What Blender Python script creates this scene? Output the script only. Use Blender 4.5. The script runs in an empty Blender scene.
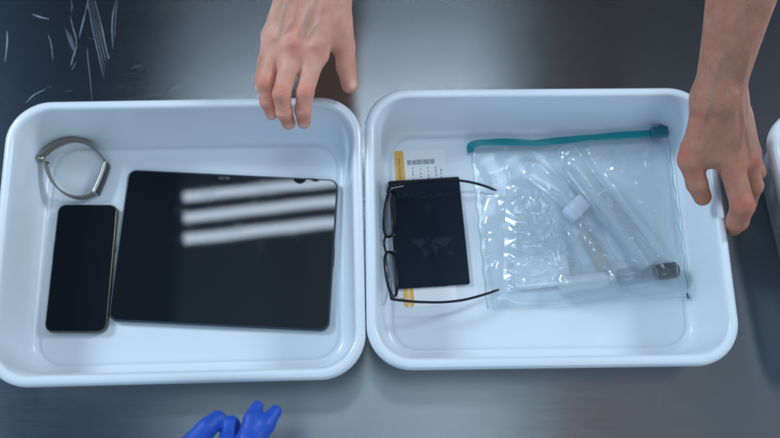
import bpy, bmesh, math, random
import numpy as np
from mathutils import Vector, Matrix, noise
R = math.radians
random.seed(7)
S = bpy.context.scene
C = S.collection

# ------------------------------------------------------------------ camera
CAM_H = 0.965                       # lens height above the steel table
TILT, SIDE = R(16.2), R(1.2)        # leans towards the far edge, a touch sideways
FPX = 870.0
cd = bpy.data.cameras.new('camera')
cam = bpy.data.objects.new('camera', cd)
C.objects.link(cam)
S.camera = cam
cam.matrix_world = Matrix.Translation((0, -CAM_H*math.tan(TILT), CAM_H)) @ \
    (Matrix.Rotation(TILT, 4, 'X') @ Matrix.Rotation(-SIDE, 4, 'Y'))
cd.sensor_width = 36.0
cd.lens = FPX*36.0/780.0
cd.clip_start, cd.clip_end = 0.01, 50
cd.dof.use_dof = True
cd.dof.focus_distance = 0.900
cd.dof.aperture_fstop = 3.4

# ------------------------------------------------------------------ render look
S.view_settings.view_transform = 'Standard'
S.view_settings.look = 'None'
S.view_settings.exposure = 0.0
S.view_settings.gamma = 1.0
S.render.engine = 'CYCLES'
S.cycles.max_bounces = 12
S.cycles.transparent_max_bounces = 24
S.cycles.caustics_refractive = False
S.cycles.sample_clamp_indirect = 4.0

M3 = cam.matrix_world.to_3x3()
CO = cam.matrix_world.translation.copy()


def P(u, v, z=0.0):
    """the point at height z that the lens sees at (u, v) of the 780 x 438 photograph"""
    d = M3 @ Vector(((u-390)/FPX, -(v-219)/FPX, -1.0))
    t = (z-CO.z)/d.z
    return CO + d*t


def mirror_point(u, v, zs, zc):
    """where a ceiling lamp at height zc must hang to be mirrored at (u, v) in glass at height zs"""
    p = P(u, v, zs)
    d = p-CO
    d.z = -d.z
    return p + d*((zc-zs)/d.z)


# ------------------------------------------------------------------ light: room
W = bpy.data.worlds.new('World')
S.world = W
W.use_nodes = True
nt = W.node_tree
nt.nodes.clear()
wo = nt.nodes.new('ShaderNodeOutputWorld')
bg = nt.nodes.new('ShaderNodeBackground')
tc = nt.nodes.new('ShaderNodeTexCoord')
sx = nt.nodes.new('ShaderNodeSeparateXYZ')
nt.links.new(tc.outputs['Generated'], sx.inputs[0])


def wmath(op, a, b=None):
    n = nt.nodes.new('ShaderNodeMath')
    n.operation = op
    for i, q in enumerate((a, b)):
        if q is None:
            continue
        if isinstance(q, (int, float)):
            n.inputs[i].default_value = q
        else:
            nt.links.new(q, n.inputs[i])
    return n.outputs[0]


# panels and gaps of the room's ceiling, crossing it from end to end
zpos = wmath('MAXIMUM', sx.outputs['Z'], 0.05)
ratio = wmath('DIVIDE', sx.outputs['X'], zpos)
rx = wmath('MULTIPLY_ADD', ratio, 1.0)
rx = wmath('ADD', wmath('MULTIPLY', ratio, 0.5), 0.5)
ramp = nt.nodes.new('ShaderNodeValToRGB')
nt.links.new(rx, ramp.inputs[0])


def band(px):
    d = M3 @ Vector(((px-390)/FPX, 0, -1.0))
    return 0.5+0.5*d.x/abs(d.z)


bands = [(-60, (.10, .16, .24)), (-2, (.08, .12, .19)), (8, (.024, .043, .072)), (60, (.020, .036, .062)),
         (120, (.035, .05, .07)), (178, (.03, .05, .075)), (184, (.10, .14, .17)), (250, (.115, .16, .19)), (308, (.12, .165, .20)), (312, (.15, .20, .235)), (345, (.13, .18, .22)),
         (362, (.14, .19, .22)), (400, (.17, .23, .27)), (500, (.20, .27, .30)), (523, (.19, .25, .28)),
         (527, (.05, .065, .09)), (560, (.085, .09, .11)), (575, (.10, .075, .08)), (592, (.11, .055, .058)), (603, (.07, .05, .055)), (610, (.10, .115, .14)),
         (634, (.11, .13, .15)), (639, (.05, .06, .075)), (644, (.10, .12, .14)), (690, (.075, .09, .11)),
         (712, (.05, .06, .08)), (738, (.13, .15, .17)), (750, (.055, .065, .08)), (800, (.10, .12, .15))]
el = ramp.color_ramp.elements
while len(el) > 1:
    el.remove(el[-1])
for i, (px, c) in enumerate(bands):
    e = el[0] if i == 0 else el.new(band(px))
    e.position = band(px)
    e.color = (*c, 1)
nt.links.new(ramp.outputs[0], bg.inputs[0])
ry = wmath('DIVIDE', sx.outputs['Y'], zpos)
fall = nt.nodes.new('ShaderNodeMapRange')          # the far end of the room is darker
nt.links.new(ry, fall.inputs['Value'])
fall.inputs['From Min'].default_value = .08
fall.inputs['From Max'].default_value = .62
fall.inputs['To Min'].default_value = 2.95
fall.inputs['To Max'].default_value = .35
nt.links.new(fall.outputs[0], bg.inputs[1])
nt.links.new(bg.outputs[0], wo.inputs[0])

CEIL = 2.4


def area(name, loc, sx_, sy_, power, col, rot=(0, 0, 0), spread=180):
    l = bpy.data.lights.new(name, 'AREA')
    l.shape = 'RECTANGLE'
    l.size, l.size_y = sx_, sy_
    l.energy = power
    l.color = col
    l.spread = R(spread)
    o = bpy.data.objects.new(name, l)
    C.objects.link(o)
    o.location = loc
    o.rotation_euler = rot
    return o


# three fluorescent tubes side by side on the ceiling: mirrored in the tablet
for k, (vl, vr) in enumerate(((197, 181), (218, 201), (239.5, 222))):
    a = mirror_point(184, vl, .012, CEIL)
    b = mirror_point(336, vr, .012, CEIL)
    dirv = (b-a)
    b = a + dirv*2.1
    mid = (a+b)/2
    area('ceiling_tube', mid, (b-a).length, 0.040, 2.5, (.70, .84, 1.0),
         (0, 0, math.atan2(dirv.y, dirv.x)))
# added soft lights beyond both sides, placed so the steel mirrors them out of view
for lx, pw_ in ((-2.75, 86.0), (2.95, 80.0)):
    q_ = (Vector((lx, 1.6, 2.2))-Vector((0, 0, 0))).to_track_quat('Z', 'Y').to_euler()
    area('added_side_light', (lx, 1.6, 2.2), 0.7, 0.8, pw_, (.72, .86, 1.0), q_)
area('near_area_light', (0.5, -2.4, 2.3), 1.2, 1.0, 14.0, (.74, .87, 1.0), (R(42), R(16), 0))  # weak soft area light from the near side


# ------------------------------------------------------------------ materials
def mat(name, col=(.8, .8, .8), rough=.5, metal=0.0, coat=0.0, trans=0.0, ior=1.45, sss=0.0, spec=.5):
    m = bpy.data.materials.new(name)
    m.use_nodes = True
    b = m.node_tree.nodes['Principled BSDF']
    b.inputs['Base Color'].default_value = (*col, 1)
    b.inputs['Roughness'].default_value = rough
    b.inputs['Metallic'].default_value = metal
    b.inputs['Coat Weight'].default_value = coat
    b.inputs['Transmission Weight'].default_value = trans
    b.inputs['IOR'].default_value = ior
    b.inputs['Specular IOR Level'].default_value = spec
    if sss:
        b.inputs['Subsurface Weight'].default_value = sss
    return m, m.node_tree, b


def N(t, kind, **kw):
    n = t.nodes.new(kind)
    for k, v in kw.items():
        if k in n.inputs:
            n.inputs[k].default_value = v
        else:
            setattr(n, k, v)
    return n


def add_noise_bump(t, b, scale, strength, dist=.001, detail=4, stretch=(1, 1, 1), coord='Object'):
    tcn = N(t, 'ShaderNodeTexCoord')
    mp = N(t, 'ShaderNodeMapping')
    mp.inputs['Scale'].default_value = stretch
    nz = N(t, 'ShaderNodeTexNoise', Scale=scale, Detail=detail)
    bp = N(t, 'ShaderNodeBump', Strength=strength, Distance=dist)
    t.links.new(tcn.outputs[coord], mp.inputs[0])
    t.links.new(mp.outputs[0], nz.inputs['Vector'])
    t.links.new(nz.outputs['Fac'], bp.inputs['Height'])
    t.links.new(bp.outputs[0], b.inputs['Normal'])
    return nz, bp


def noise_rough(t, b, scale, lo, hi, stretch=(1, 1, 1)):
    tcn = N(t, 'ShaderNodeTexCoord')
    mp = N(t, 'ShaderNodeMapping')
    mp.inputs['Scale'].default_value = stretch
    nz = N(t, 'ShaderNodeTexNoise', Scale=scale, Detail=5)
    mr = N(t, 'ShaderNodeMapRange')
    mr.inputs['From Min'].default_value = .1
    mr.inputs['From Max'].default_value = .9
    mr.inputs['To Min'].default_value = lo
    mr.inputs['To Max'].default_value = hi
    t.links.new(tcn.outputs['Object'], mp.inputs[0])
    t.links.new(mp.outputs[0], nz.inputs['Vector'])
    t.links.new(nz.outputs['Fac'], mr.inputs['Value'])
    t.links.new(mr.outputs[0], b.inputs['Roughness'])


# brushed steel: grain runs along x, so mirrored light stretches along y
M_STEEL, t, b = mat('brushed_steel', (.38, .395, .41), .15, 1.0)
b.inputs['Anisotropic'].default_value = 1.0
tg = N(t, 'ShaderNodeTangent', direction_type='UV_MAP')
t.links.new(tg.outputs[0], b.inputs['Tangent'])
nz, bp = add_noise_bump(t, b, 60, .16, .0003, 3, (.05, 40, 1))
noise_rough(t, b, 4, .148, .172, (.6, 2, 1))
nz2 = N(t, 'ShaderNodeTexNoise', Scale=700.0, Detail=2)
bp2 = N(t, 'ShaderNodeBump', Strength=.06, Distance=.0003)
tcn = N(t, 'ShaderNodeTexCoord')
t.links.new(tcn.outputs['Object'], nz2.inputs['Vector'])
t.links.new(nz2.outputs['Fac'], bp2.inputs['Height'])
t.links.new(bp.outputs[0], bp2.inputs['Normal'])
t.links.new(bp.outputs[0], b.inputs['Normal'])
M_SCR, t, b = mat('scratched_steel', (.20, .225, .26), .5, .75)

M_TRAY, t, b = mat('tray_plastic', (.71, .765, .81), .33, coat=.28, sss=.0)
b.inputs['Coat Roughness'].default_value = .12
nzw, bpw = add_noise_bump(t, b, 13, .35, .0016, 3)
nzf = N(t, 'ShaderNodeTexNoise', Scale=700.0, Detail=3)
bpf = N(t, 'ShaderNodeBump', Strength=.06, Distance=.0003)
t.links.new(nzf.outputs['Fac'], bpf.inputs['Height'])
t.links.new(bpw.outputs[0], bpf.inputs['Normal'])
t.links.new(bpf.outputs[0], b.inputs['Normal'])
t.links.new(bpw.outputs[0], b.inputs['Coat Normal'])
noise_rough(t, b, 30, .26, .42)

M_GLASS, t, b = mat('screen_glass', (.006, .008, .012), .025, spec=.55)
tcn = N(t, 'ShaderNodeTexCoord')
nz = N(t, 'ShaderNodeTexNoise', Scale=42.0, Detail=6)
cr = N(t, 'ShaderNodeMapRange')
cr.inputs['From Min'].default_value = .55
cr.inputs['From Max'].default_value = .8
cr.inputs['To Min'].default_value = .025
cr.inputs['To Max'].default_value = .06
t.links.new(tcn.outputs['Object'], nz.inputs['Vector'])
t.links.new(nz.outputs['Fac'], cr.inputs['Value'])
t.links.new(cr.outputs[0], b.inputs['Roughness'])
nz3 = N(t, 'ShaderNodeTexNoise', Scale=11.0, Detail=1)
bp = N(t, 'ShaderNodeBump', Strength=.10, Distance=.0006)
t.links.new(tcn.outputs['Object'], nz3.inputs['Vector'])
t.links.new(nz3.outputs['Fac'], bp.inputs['Height'])
t.links.new(bp.outputs[0], b.inputs['Normal'])
M_BEZEL, t, b = mat('bezel_black', (.004, .005, .007), .12)
M_TABBODY, t, b = mat('tablet_shell', (.05, .065, .09), .35, .6)
M_PHFRAME, t, b = mat('phone_frame', (.12, .115, .085), .30, .85)
M_BUTTON, t, b = mat('button_metal', (.07, .07, .07), .35, .8)
M_LENSDOT, t, b = mat('camera_dot', (.01, .012, .03), .05)
M_STRAP, t, b = mat('taupe_strap', (.21, .19, .165), .55)
add_noise_bump(t, b, 1200, .1, .0003, 2)
M_STRAPMETAL, t, b = mat('tracker_frame', (.42, .40, .36), .3, .9)
M_FRAME, t, b = mat('spectacle_frame', (.010, .009, .018), .3, spec=.4)
M_HINGE, t, b = mat('hinge_metal', (.85, .80, .68), .22, 1.0)
M_PASS, t, b = mat('passport_cover', (.009, .015, .027), .62, spec=.18)
add_noise_bump(t, b, 1500, .35, .0003, 4)
M_FOIL, t, b = mat('worn_foil', (.0165, .0255, .041), .55, spec=.22)
M_PAPER, t, b = mat('ticket_paper', (.90, .89, .90), .65)
add_noise_bump(t, b, 500, .08, .0003, 4)
M_ORANGE, t, b = mat('ticket_orange', (.86, .47, .10), .6)
M_INK, t, b = mat('ticket_ink', (.10, .13, .19), .7)
M_TEAL, t, b = mat('teal_zip', (.0, .29, .34), .22, coat=.6)
M_TEALD, t, b = mat('teal_slider', (.0, .15, .19), .30, coat=.6)
M_GLOVE, t, b = mat('nitrile_glove', (.012, .075, .44), .5, sss=.05)
b.inputs['Subsurface Radius'].default_value = (.001, .002, .006)
add_noise_bump(t, b, 150, .5, .0016, 5)
M_DARKCAP, t, b = mat('dark_cap', (.008, .010, .018), .4)
M_WCAP, t, b = mat('white_cap', (.62, .66, .78), .55)
M_COTTON, t, b = mat('cotton_pad', (.74, .79, .86), .9)
add_noise_bump(t, b, 300, .6, .001, 5)


def film_mat(name, tint, milky, rough, milk_col=(.8, .87, .93), ior=1.5):
    """thin clear plastic: mostly see-through, mirror-like at folds, slightly milky"""
    m = bpy.data.materials.new(name)
    m.use_nodes = True
    t = m.node_tree
    t.nodes.clear()
    out = N(t, 'ShaderNodeOutputMaterial')
    tr = N(t, 'ShaderNodeBsdfTransparent')
    tr.inputs[0].default_value = (*tint, 1)
    df = N(t, 'ShaderNodeBsdfDiffuse')
    df.inputs[0].default_value = (*milk_col, 1)
    mx = N(t, 'ShaderNodeMixShader')
    mx.inputs[0].default_value = milky
    t.links.new(tr.outputs[0], mx.inputs[1])
    t.links.new(df.outputs[0], mx.inputs[2])
    gl = N(t, 'ShaderNodeBsdfGlossy')
    gl.inputs['Roughness'].default_value = rough
    gl.inputs[0].default_value = (1, 1, 1, 1)
    fr = N(t, 'ShaderNodeLayerWeight', Blend=.5)
    pw = N(t, 'ShaderNodeMath', operation='POWER')
    pw.inputs[1].default_value = 4.0
    t.links.new(fr.outputs['Facing'], pw.inputs[0])
    mul = N(t, 'ShaderNodeMath', operation='MULTIPLY_ADD', use_clamp=True)
    mul.inputs[1].default_value = .9
    mul.inputs[2].default_value = .05
    t.links.new(pw.outputs[0], mul.inputs[0])
    mx2 = N(t, 'ShaderNodeMixShader')
    t.links.new(mul.outputs[0], mx2.inputs[0])
    t.links.new(mx.outputs[0], mx2.inputs[1])
    t.links.new(gl.outputs[0], mx2.inputs[2])
    t.links.new(mx2.outputs[0], out.inputs[0])
    return m


M_FILM = film_mat('bag_film', (.94, .965, .975), .07, .12)
M_POUCH = film_mat('pouch_film', (.94, .955, .965), .30, .15)
M_CLEAR = film_mat('clear_plastic', (.88, .91, .92), .34, .2, (.66, .74, .78))
M_FROST = film_mat('frosted_plastic', (.90, .92, .92), .42, .30, (.74, .78, .80))
M_CLEARB = film_mat('clear_bottle', (.80, .83, .86), .18, .06, (.42, .48, .54))
M_CREAM = film_mat('cream_tube', (.84, .85, .84), .26, .25, (.62, .63, .61))
M_LENS = film_mat('spectacle_lens', (.97, .985, .99), .02, .02, (.7, .8, .85), 1.45)

# skin
def skin(name, base, red):
    m, t, b = mat(name, base, .50, sss=.25, spec=.4)
    b.inputs['Subsurface Radius'].default_value = (.006, .0022, .0012)
    b.inputs['Subsurface Scale'].default_value = 1.0
    tcn = N(t, 'ShaderNodeTexCoord')
    nz = N(t, 'ShaderNodeTexNoise', Scale=70.0, Detail=6)
    t.links.new(tcn.outputs['Object'], nz.inputs['Vector'])
    mx = N(t, 'ShaderNodeMix', data_type='RGBA')
    mx.inputs['A'].default_value = (base[0]*.72, base[1]*.62, base[2]*.60, 1)
    mx.inputs['B'].default_value = (min(1, base[0]*1.22), base[1]*1.32, base[2]*1.36, 1)
    t.links.new(nz.outputs['Fac'], mx.inputs['Factor'])

    def layer(attr, col, prev, gain=1.0):
        at = N(t, 'ShaderNodeAttribute', attribute_name=attr)
        mu = N(t, 'ShaderNodeMath', operation='MULTIPLY', use_clamp=True)
        mu.inputs[1].default_value = gain
        t.links.new(at.outputs['Fac'], mu.inputs[0])
        q = N(t, 'ShaderNodeMix', data_type='RGBA')
        t.links.new(mu.outputs[0], q.inputs['Factor'])
        t.links.new(prev, q.inputs['A'])
        q.inputs['B'].default_value = (*col, 1)
        return q.outputs['Result']
    o = layer('red', red, mx.outputs['Result'], 1.0)
    o = layer('vein', (base[0]*.62, base[1]*.88, base[2]*1.05), o, .55)
    o = layer('nail', (min(.9, base[0]*1.2), base[1]*1.45, base[2]*1.65), o, 1)
    t.links.new(o, b.inputs['Base Color'])
    v = N(t, 'ShaderNodeTexVoronoi', Scale=800.0)
    t.links.new(tcn.outputs['Object'], v.inputs['Vector'])
    bp = N(t, 'ShaderNodeBump', Strength=.22, Distance=.0004)
    t.links.new(v.outputs['Distance'], bp.inputs['Height'])
    nz2 = N(t, 'ShaderNodeTexNoise', Scale=260.0, Detail=5)
    t.links.new(tcn.outputs['Object'], nz2.inputs['Vector'])
    bp2 = N(t, 'ShaderNodeBump', Strength=.35, Distance=.0008)
    t.links.new(nz2.outputs['Fac'], bp2.inputs['Height'])
    t.links.new(bp.outputs[0], bp2.inputs['Normal'])
    t.links.new(bp2.outputs[0], b.inputs['Normal'])
    return m


M_SKIN = skin('skin', (.67, .34, .24), (.68, .115, .07))
M_SKIN2 = skin('shaded_skin', (.44, .195, .125), (.50, .10, .06))  # darker copy of the skin: the arm's dimmer light put into its colour


# ------------------------------------------------------------------ mesh helpers
def link(name, verts, faces, m, parent=None, smooth=True, mats=None, midx=None):
    me = bpy.data.meshes.new(name)
    me.from_pydata([tuple(v) for v in verts], [], faces)
    me.update()
    bm = bmesh.new()
    bm.from_mesh(me)
    bmesh.ops.recalc_face_normals(bm, faces=bm.faces)
    bm.to_mesh(me)
    bm.free()
    for q in (mats or [m]):
        me.materials.append(q)
    if midx:
        me.polygons.foreach_set('material_index', midx)
    if smooth:
        me.polygons.foreach_set('use_smooth', [len(p_.vertices) < 7 for p_ in me.polygons])   # flat caps stay flat mirrors
    o = bpy.data.objects.new(name, me)
    C.objects.link(o)
    if parent:
        o.parent = parent
        o.matrix_parent_inverse = Matrix.Identity(4)
    return o


def thing(name, loc=(0, 0, 0), rz=0.0):
    o = bpy.data.objects.new(name, None)
    o.empty_display_size = .02
    C.objects.link(o)
    o.location = loc
    o.rotation_euler = (0, 0, rz)
    return o


def tag(o, label, cat, group=None):
    o['label'] = label
    o['category'] = cat
    if group:
        o['group'] = group
    return o


def structure(o):
    o['kind'] = 'structure'
    return o


def rrect(w, h, r, n=10):
    """rounded rectangle outline, counter-clockwise"""
    r = max(min(r, w/2-1e-5, h/2-1e-5), 1e-4)
    pts = []
    for cx, cy, a0 in ((w/2-r, h/2-r, 0), (-w/2+r, h/2-r, 90), (-w/2+r, -h/2+r, 180), (w/2-r, -h/2+r, 270)):
        for i in range(n+1):
            a = R(a0+90*i/n)
            pts.append((cx+r*math.cos(a), cy+r*math.sin(a)))
    return pts


def loft(rings, cap0=True, cap1=True, close=False):
    V, F = [], []
    n = len(rings[0])
    for r_ in rings:
        V += list(r_)
    for k in range(len(rings)-1 + (1 if close else 0)):
        a, b_ = k*n, ((k+1) % len(rings))*n
        for i in range(n):
            j = (i+1) % n
            F.append((a+i, a+j, b_+j, b_+i))
    if not close:
        if cap0:
            F.append(tuple(range(n))[::-1])
        if cap1:
            F.append(tuple((len(rings)-1)*n+i for i in range(n)))
    return V, F


def slab(w, h, r, z0, z1, bev=.001, n=8, steps=3):
    rings = []
    for k in range(steps+1):
        a = R(90*k/steps)
        ins = bev*(1-math.sin(a))
        rings.append([(x, y, z0+bev*(1-math.cos(a))) for x, y in rrect(w-2*ins, h-2*ins, r-ins, n)])
    for k in range(steps+1):
        a = R(90*k/steps)
        ins = bev*(1-math.cos(a))
        rings.append([(x, y, z1-bev+bev*math.sin(a)) for x, y in rrect(w-2*ins, h-2*ins, r-ins, n)])
    return loft(rings)


def spline(pts, n=8):
    """Catmull-Rom through 3-D points"""
    pts = [Vector(p) for p in pts]
    out = []
    for i in range(len(pts)-1):
        p0 = pts[max(i-1, 0)]
        p1, p2 = pts[i], pts[i+1]
        p3 = pts[min(i+2, len(pts)-1)]
        for k in range(n):
            t_ = k/n
            out.append(.5*((2*p1)+(p2-p0)*t_+(2*p0-5*p1+4*p2-p3)*t_**2+(3*p1-p0-3*p2+p3)*t_**3))
    out.append(pts[-1])
    return out


def sweep(path, a, b_, n=12, closed=False, box=False, up=Vector((0, 0, 1)), taper=None):
    """sweep an ellipse or a rounded box (half sizes a across, b_ along up) along a path"""
    rings = []
    m = len(path)
    for i, p in enumerate(path):
        if closed:
            tn = path[(i+1) % m]-path[i-1]
        else:
            tn = path[min(i+1, m-1)]-path[max(i-1, 0)]
        tn.normalize()
        sd = tn.cross(up)
        if sd.length < 1e-6:
            sd = Vector((1, 0, 0))
        sd.normalize()
        u = sd.cross(tn).normalized()
        s = taper(i/(m-1)) if taper else 1.0
        ring = []
        if box:
            for x, y in rrect(2*a*s, 2*b_*s, min(a, b_)*s*.6, 3):
                ring.append(p+sd*x+u*y)
        else:
            for k in range(n):
                an = 2*math.pi*k/n
                ring.append(p+sd*(a*s*math.cos(an))+u*(b_*s*math.sin(an)))
        rings.append(ring)
    return loft(rings, close=closed)


def lathe(p0, p1, prof, n=28):
    """revolve (t along axis 0..1, radius) about the axis p0-p1"""
    ax = (p1-p0)
    L = ax.length
    ax.normalize()
    s = ax.cross(Vector((0, 0, 1))).normalized()
    u = s.cross(ax).normalized()
    rings = []
    for t_, r_ in prof:
        c = p0+ax*(L*t_)
        rings.append([c+s*(r_*math.cos(2*math.pi*k/n))+u*(r_*math.sin(2*math.pi*k/n)) for k in range(n)])
    return loft(rings)


def merge(*vf):
    V, F = [], []
    for v, f in vf:
        o = len(V)
        V += list(v)
        F += [tuple(i+o for i in q) for q in f]
    return V, F


def text_mesh(body, size, m, parent, loc, rz=0.0, name='lettering', shear=0, ext=.00006, sx=1.0):
    cu = bpy.data.curves.new(name, 'FONT')
    cu.body = body
    cu.size = size
    cu.align_x = 'CENTER'
    cu.align_y = 'CENTER'
    cu.extrude = ext
    o = bpy.data.objects.new(name, cu)
    C.objects.link(o)
    dg = bpy.context.evaluated_depsgraph_get()
    me = bpy.data.meshes.new_from_object(o.evaluated_get(dg))
    bpy.data.objects.remove(o)
    bpy.data.curves.remove(cu)
    me.name = name
    me.materials.clear()
    me.materials.append(m)
    q = bpy.data.objects.new(name, me)
    C.objects.link(q)
    q.parent = parent
    q.location = loc
    q.rotation_euler = (0, 0, rz)
    q.scale = (sx, 1, 1)
    return q


def boxes_mesh(name, rects, z0, z1, m, parent):
    V, F = [], []
    for x0, y0, x1, y1 in rects:
        o = len(V)
        V += [(x0, y0, z0), (x1, y0, z0), (x1, y1, z0), (x0, y1, z0), (x0, y0, z1), (x1, y0, z1), (x1, y1, z1), (x0, y1, z1)]
        F += [(o, o+1, o+2, o+3), (o+4, o+5, o+6, o+7), (o, o+1, o+5, o+4), (o+1, o+2, o+6, o+5), (o+2, o+3, o+7, o+6), (o+3, o, o+4, o+7)]
    return link(name, V, F, m, parent, smooth=False)


# ------------------------------------------------------------------ the steel table
def build_table():
    V = [(-1.3, -.9, 0), (1.3, -.9, 0), (1.3, .95, 0), (-1.3, .95, 0),
         (-1.3, -.9, -.03), (1.3, -.9, -.03), (1.3, .95, -.03), (-1.3, .95, -.03)]
    F = [(0, 1, 2, 3), (4, 7, 6, 5), (0, 4, 5, 1), (1, 5, 6, 2), (2, 6, 7, 3), (3, 7, 4, 0)]
    idx = [0]*6

    def streak(pts, w):
        """a shallow scratch in the steel, thin and tapering"""
        ps = spline([P(x, y, .0002) for x, y in pts], 8)
        n = len(ps)
        o = len(V)
        for i, p in enumerate(ps):
            tn = (ps[min(i+1, n-1)]-ps[max(i-1, 0)]).normalized()
            sd = Vector((tn.y, -tn.x, 0))
            ww = w*math.sin(math.pi*(i+.35)/(n+.2))*(.7+.6*random.random())
            V.append(tuple(p-sd*ww))
            V.append(tuple(p+sd*ww))
        for i in range(n-1):
            F.append((o+2*i, o+2*i+1, o+2*i+3, o+2*i+2))
            idx.append(1)
    for k in range(7):                                      # the broad fan of fine scratches
        x = k*1.9
        streak([(86+k*1.1, -8), (92+k*1.6, 26), (99+k*1.5, 54+(-2 if k % 2 else 3)), (104+k*.9, 79-k*4.2)], .00016 if k not in (0, 6) else .0005)
    streak([(88, 3), (84, 18), (79, 38)], .0007)
    streak([(89, -4), (86, 10), (83, 22)], .0004)
    streak([(70, 15), (73, 28), (76, 38), (76, 48)], .0005)
    for k in range(6):
        streak([(64+k*1.4, 26+k*1.5), (68+k*1.3, 38+k*2), (71+k, 47+k*2)], .00018)
    streak([(77, 46), (73, 57), (71, 66)], .0007)
    streak([(76, 62), (72, 70)], .0003)
    streak([(117, -3), (113, 14), (112, 30), (113, 49)], .0007)
    streak([(119, -4), (116, 12), (115, 28), (114, 42)], .0003)
    streak([(87, 47), (88, 60), (90, 78), (92, 101)], .0004)
    streak([(48, 34), (51, 44), (53, 60)], .0004)
    streak([(7, 30), (7, 44), (5, 62)], .0007)
    streak([(32, 14), (40, 17), (49, 19)], .0009)
    streak([(26, 103), (34, 95), (46, 89)], .0006)
    streak([(167, 92), (178, 86), (186, 79)], .0002)
    streak([(664, 382), (660, 396), (658, 412)], .0004)
    streak([(70, -4), (72, 6), (71, 12)], .0003)
    for k in range(4):
        x, y = random.uniform(-5, 240), random.uniform(0, 95)
        a = random.uniform(-.3, .3)
        L = random.uniform(4, 16)
        streak([(x, y), (x+L*.5, y+L*a*.5+random.uniform(-1, 1)), (x+L, y+L*a)], random.uniform(.00006, .00012))
    o = link('steel_table_top', V, F, None, smooth=False, mats=[M_STEEL, M_SCR], midx=idx)
    me = o.data
    uv = me.uv_layers.new(name='UVMap')
    for l in me.loops:
        c = me.vertices[l.vertex_index].co
        uv.data[l.index].uv = (c.y, c.x)
    return structure(o)


build_table()

# ------------------------------------------------------------------ trays
TZ = .0785
TW, TH = .386, .309


def tray_mesh():
    # (inset from the rim's outer edge, height, corner radius)
    prof = [(.022, .0, .034), (.019, .0015, .036), (.0065, .066, .043), (.0030, .0665, .045), (.0004, .0668, .046),
            (0, .0678, .0465), (0, .0735, .0465), (.0007, .0760, .0465), (.0022, .0775, .0455), (.0042, .0784, .044),
            (.0075, .0786, .042), (.0092, .0780, .040), (.0104, .0766, .039), (.0112, .0745, .038), (.0125, .068, .037),
            (.0185, .0200, .035), (.0200, .0110, .034), (.0218, .0070, .033), (.0245, .0048, .031),
            (.0275, .0042, .029), (.0292, .0042, .028), (.0300, .0049, .0275), (.0312, .0052, .027), (.0345, .0052, .025)]
    rings = [[(x, y, z) for x, y in rrect(TW-2*i, TH-2*i, r, 14)] for i, z, r in prof]
    rings = rings[:1]+rings
    return loft(rings[1:])


FLOOR = .0052
tv, tf = tray_mesh()
tray_spots = [((P(180.5, 100, TZ)+P(181, 381, TZ))/2, R(1.25), 'white tray holding the dark tablet, phone and fitness band'),
              ((P(540, 88, TZ)+P(550, 367, TZ))/2, R(.6), 'white tray holding the zip bag, passport and spectacles, gripped by a hand'),
              (P(767, 130, TZ)+Vector((TW/2+.012, -.112, 0)), R(6), 'white tray cut off by the edge of the photo, nothing inside it seen')]
print('TRAYDIM', [(P(361, 230, TZ)-P(0, 236, TZ)).length, (P(180, 100, TZ)-P(181, 381, TZ)).length,
                  (P(728, 230, TZ)-P(363, 230, TZ)).length, (P(540, 88, TZ)-P(550, 367, TZ)).length])
print('TRAYC', [tuple(s[0]) for s in tray_spots])
first = None
for c_, rz, lab in tray_spots:
    if first is None:
        first = link('tray', tv, tf, M_TRAY)
        o = first
    else:
        o = first.copy()
        C.objects.link(o)
    o.location = (c_.x, c_.y, .0006)
    o.rotation_euler = (0, 0, rz)
    tag(o, lab, 'tray', 'white plastic trays on the steel table')
# precise x placement from the gap between the two full trays
trays = [o for o in C.objects if o.name.startswith('tray')]
trays[0].location.x = P(179.5, 240, TZ).x
trays[1].location.x = P(547.5, 235, TZ).x

# ------------------------------------------------------------------ tablet
tl, tr_, br, bl = [P(*q, .0115) for q in ((125.5, 170), (337.5, 179), (330, 332), (110.5, 320))]
cen = (tl+tr_+br+bl)/4
w_ = ((tr_-tl).length+(br-bl).length)/2
h_ = ((tl-bl).length+(tr_-br).length)/2
ang = math.atan2((tr_-tl).y+(br-bl).y, (tr_-tl).x+(br-bl).x)
print('TABLET', w_, h_, math.degrees(ang))
TB = thing('tablet', (cen.x, cen.y, FLOOR+.0008), ang)
tag(TB, 'large black tablet with three lamp tubes mirrored in its glossy screen', 'tablet')
v, f = slab(w_, h_, .0105, 0, .0062, .0014)
link('body', v, f, M_TABBODY, TB)
v, f = slab(w_-.0036, h_-.0036, .0089, .0058, .0066, .0003)
sc_ = link('screen', v, f, M_GLASS, TB)
v, f = slab(.013, .0034, .0016, .0066, .00672, .00005, 6, 1)
cam_bar = link('camera_bar', [(x-.010, y+h_/2-.0052, z) for x, y, z in v], f, M_BEZEL, TB)
v, f = slab(.0024, .0024, .0011, .0067, .00682, .00003, 6, 1)
link('camera_lens', [(x-.010, y+h_/2-.0052, z) for x, y, z in v], f, M_LENSDOT, cam_bar)
v, f = slab(.022, .0012, .0005, .0025, .0040, .0003, 4, 2)
for sx_, yy, ll in ((w_/2+.0001, -.004, 1), ):
    link('volume_button', [(y*1+sx_, x+yy, z) for x, y, z in v], f, M_BUTTON, TB)
v, f = slab(.012, .0012, .0005, .0025, .0040, .0003, 4, 2)
link('power_button', [(x+w_*.37, y+h_/2+.0001, z) for x, y, z in v], f, M_BUTTON, TB)

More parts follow.
